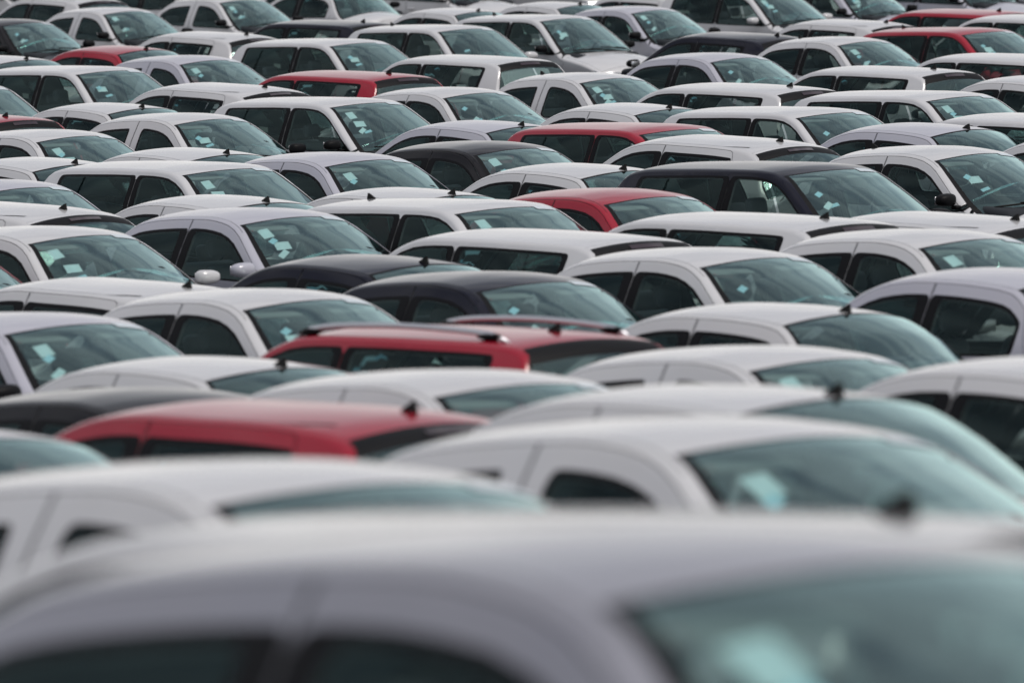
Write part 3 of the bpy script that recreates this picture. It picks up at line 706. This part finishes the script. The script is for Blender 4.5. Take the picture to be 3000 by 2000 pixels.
 (S, 0.960, 134.173, -0.000, -44.9, 0.000, -0.000, 'white', 'white windscreen at the top edge, left neighbour of the white car with a visible mirror', dict(fin=False)),
 (H, 3.218, 136.762, -0.000, -44.3, 0.000, -0.000, 'white', 'white car glimpsed at the top edge behind the white square hatchback with a visible mirror', dict(fin=False)),
 (W_, -7.009, 138.060, 0.000, -44.4, 0.000, -0.000, 'white', 'white car glimpsed at the top edge, left of the third car from the corner', dict(fin=False)),
 (H, 5.174, 141.284, -0.000, -44.8, 0.000, -0.000, 'white', 'white hatchback glimpsed at the top edge, right of centre, behind two silver cars', dict(fin=False)),
 (S, 10.612, 124.115, 0.000, -44.8, 0.000, 0.000, 'silver', 'silver car cut by the upper right corner, windscreen out of the frame', dict(fin=False)),
 (S, -1.636, 155.934, 0.000, -45.9, 0.000, -0.000, 'white', 'white car glimpsed at the top edge above the fourth car from the upper left corner', dict(fin=False)),
 (S, 8.433, 145.021, 0.000, -45.4, 0.000, -0.000, 'white', 'white car glimpsed at the top edge above the silver pair at upper right', dict(fin=False)),
 (W_, -5.061, 148.414, -0.000, -44.3, 0.000, -0.000, 'white', 'white car glimpsed at the top edge, left of centre, at the border of the grass', dict(fin=False)),
 (S, -3.455, 117.770, 0.001, 135.6, 0.000, 0.000, 'white', 'white rear-facing saloon at the top edge, left of the car with white mirror'),
 (G, 2.212, 112.856, -0.028, 134.7, 0.000, 0.000, 'white', 'white rear-facing hatchback roof at the top edge beside the silver car near the top'),
 (S, 4.863, 120.292, 0.001, 134.7, 0.000, 0.000, 'white', 'white rear-facing saloon roof at the top edge behind the square hatchback with visible mirror'),
 (G, -6.590, 123.858, 0.000, 134.6, 0.000, 0.000, 'white', 'white rear-facing hatchback at the top edge between the second and third cars from the corner'),
 (S, -4.622, 130.992, -0.000, 135.9, 0.000, 0.000, 'white', 'white rear-facing saloon at the top edge above the dark hatchback'),
 (S, -2.492, 138.968, -0.000, 135.6, 0.000, -0.000, 'white', 'white rear-facing saloon at the top edge, behind the top car with white mirror'),
#CARS_END
]
for c in CARS: place(*c[:9], **(c[9] if len(c) > 9 else {}))
for K in KINDS.values():                       # the patterns themselves are not part of the place
    def kill(o):
        for ch in list(o.children): kill(ch)
        bpy.data.objects.remove(o)
    kill(K['root'])
bpy.context.view_layer.update()

# asphalt that follows the lie of the land under the cars: rises gently towards the photographer
GX = np.array([c[1] for c in CARS]); GY = np.array([c[2] for c in CARS]); GZ = np.array([c[3] for c in CARS])
def ground_z(x, y):
    base = np.interp(y, [0, 10, 19, 31, 40, 60, 200], [2.7, 2.15, 1.5, .7, .33, .05, 0])
    sg = .05*max(y, 20)
    w_ = np.exp(-((GX-x)**2+(GY-y)**2)/(2*sg*sg))
    b_ = np.interp(GY, [0, 10, 19, 31, 40, 60, 200], [2.7, 2.15, 1.5, .7, .33, .05, 0])
    return float(base+(w_*(GZ-b_)).sum()/(w_.sum()+.02))
def sheet_mesh(name, m, xs, ys):
    n = len(xs); vs = [(x, y, ground_z(x, y)) for y in ys for x in xs]
    fs = [(i*n+j, i*n+j+1, (i+1)*n+j+1, (i+1)*n+j) for i in range(len(ys)-1) for j in range(n-1)]
    o = link(name, mesh_of(name, vs, fs, m)); o['kind'] = 'structure'; return o
sheet_mesh('ground', 'asphalt', [-900, -200, -60]+list(np.linspace(-30, 30, 41))+[60, 200, 900], [-200, -50, 0]+list(np.linspace(4, 140, 110))+[200, 400, 1500])
gr_ = sheet_mesh('grass_field', 'grass', [-900, -200, -60]+list(np.linspace(-30, 30, 21))+[60, 200, 900], list(np.linspace(146, 200, 20))+[400, 1500])
for v in gr_.data.vertices: v.co.z += .02
rg_ = random.Random(8); tv, tf = [], []       # uneven tufts along the near edge of the grass
for i in range(16000):
    x, y = rg_.uniform(-17, 17), 146+abs(rg_.gauss(0, 5)); z = ground_z(x, y)+.01; h = rg_.uniform(.06, .28); a = rg_.uniform(0, 6.28); l = rg_.uniform(-.1, .1); b = len(tv)
    tv += [(x-.012*math.cos(a), y-.012*math.sin(a), z), (x+.012*math.cos(a), y+.012*math.sin(a), z), (x+l, y+rg_.uniform(-.1, .1), z+h)]; tf.append((b, b+1, b+2))
tuft = link('grass', mesh_of('grass', tv, tf, 'grass', smooth=False)); tuft['kind'] = 'stuff'; tuft['label'] = 'dark unmown grass beyond the last row of cars'; tuft['category'] = 'grass'
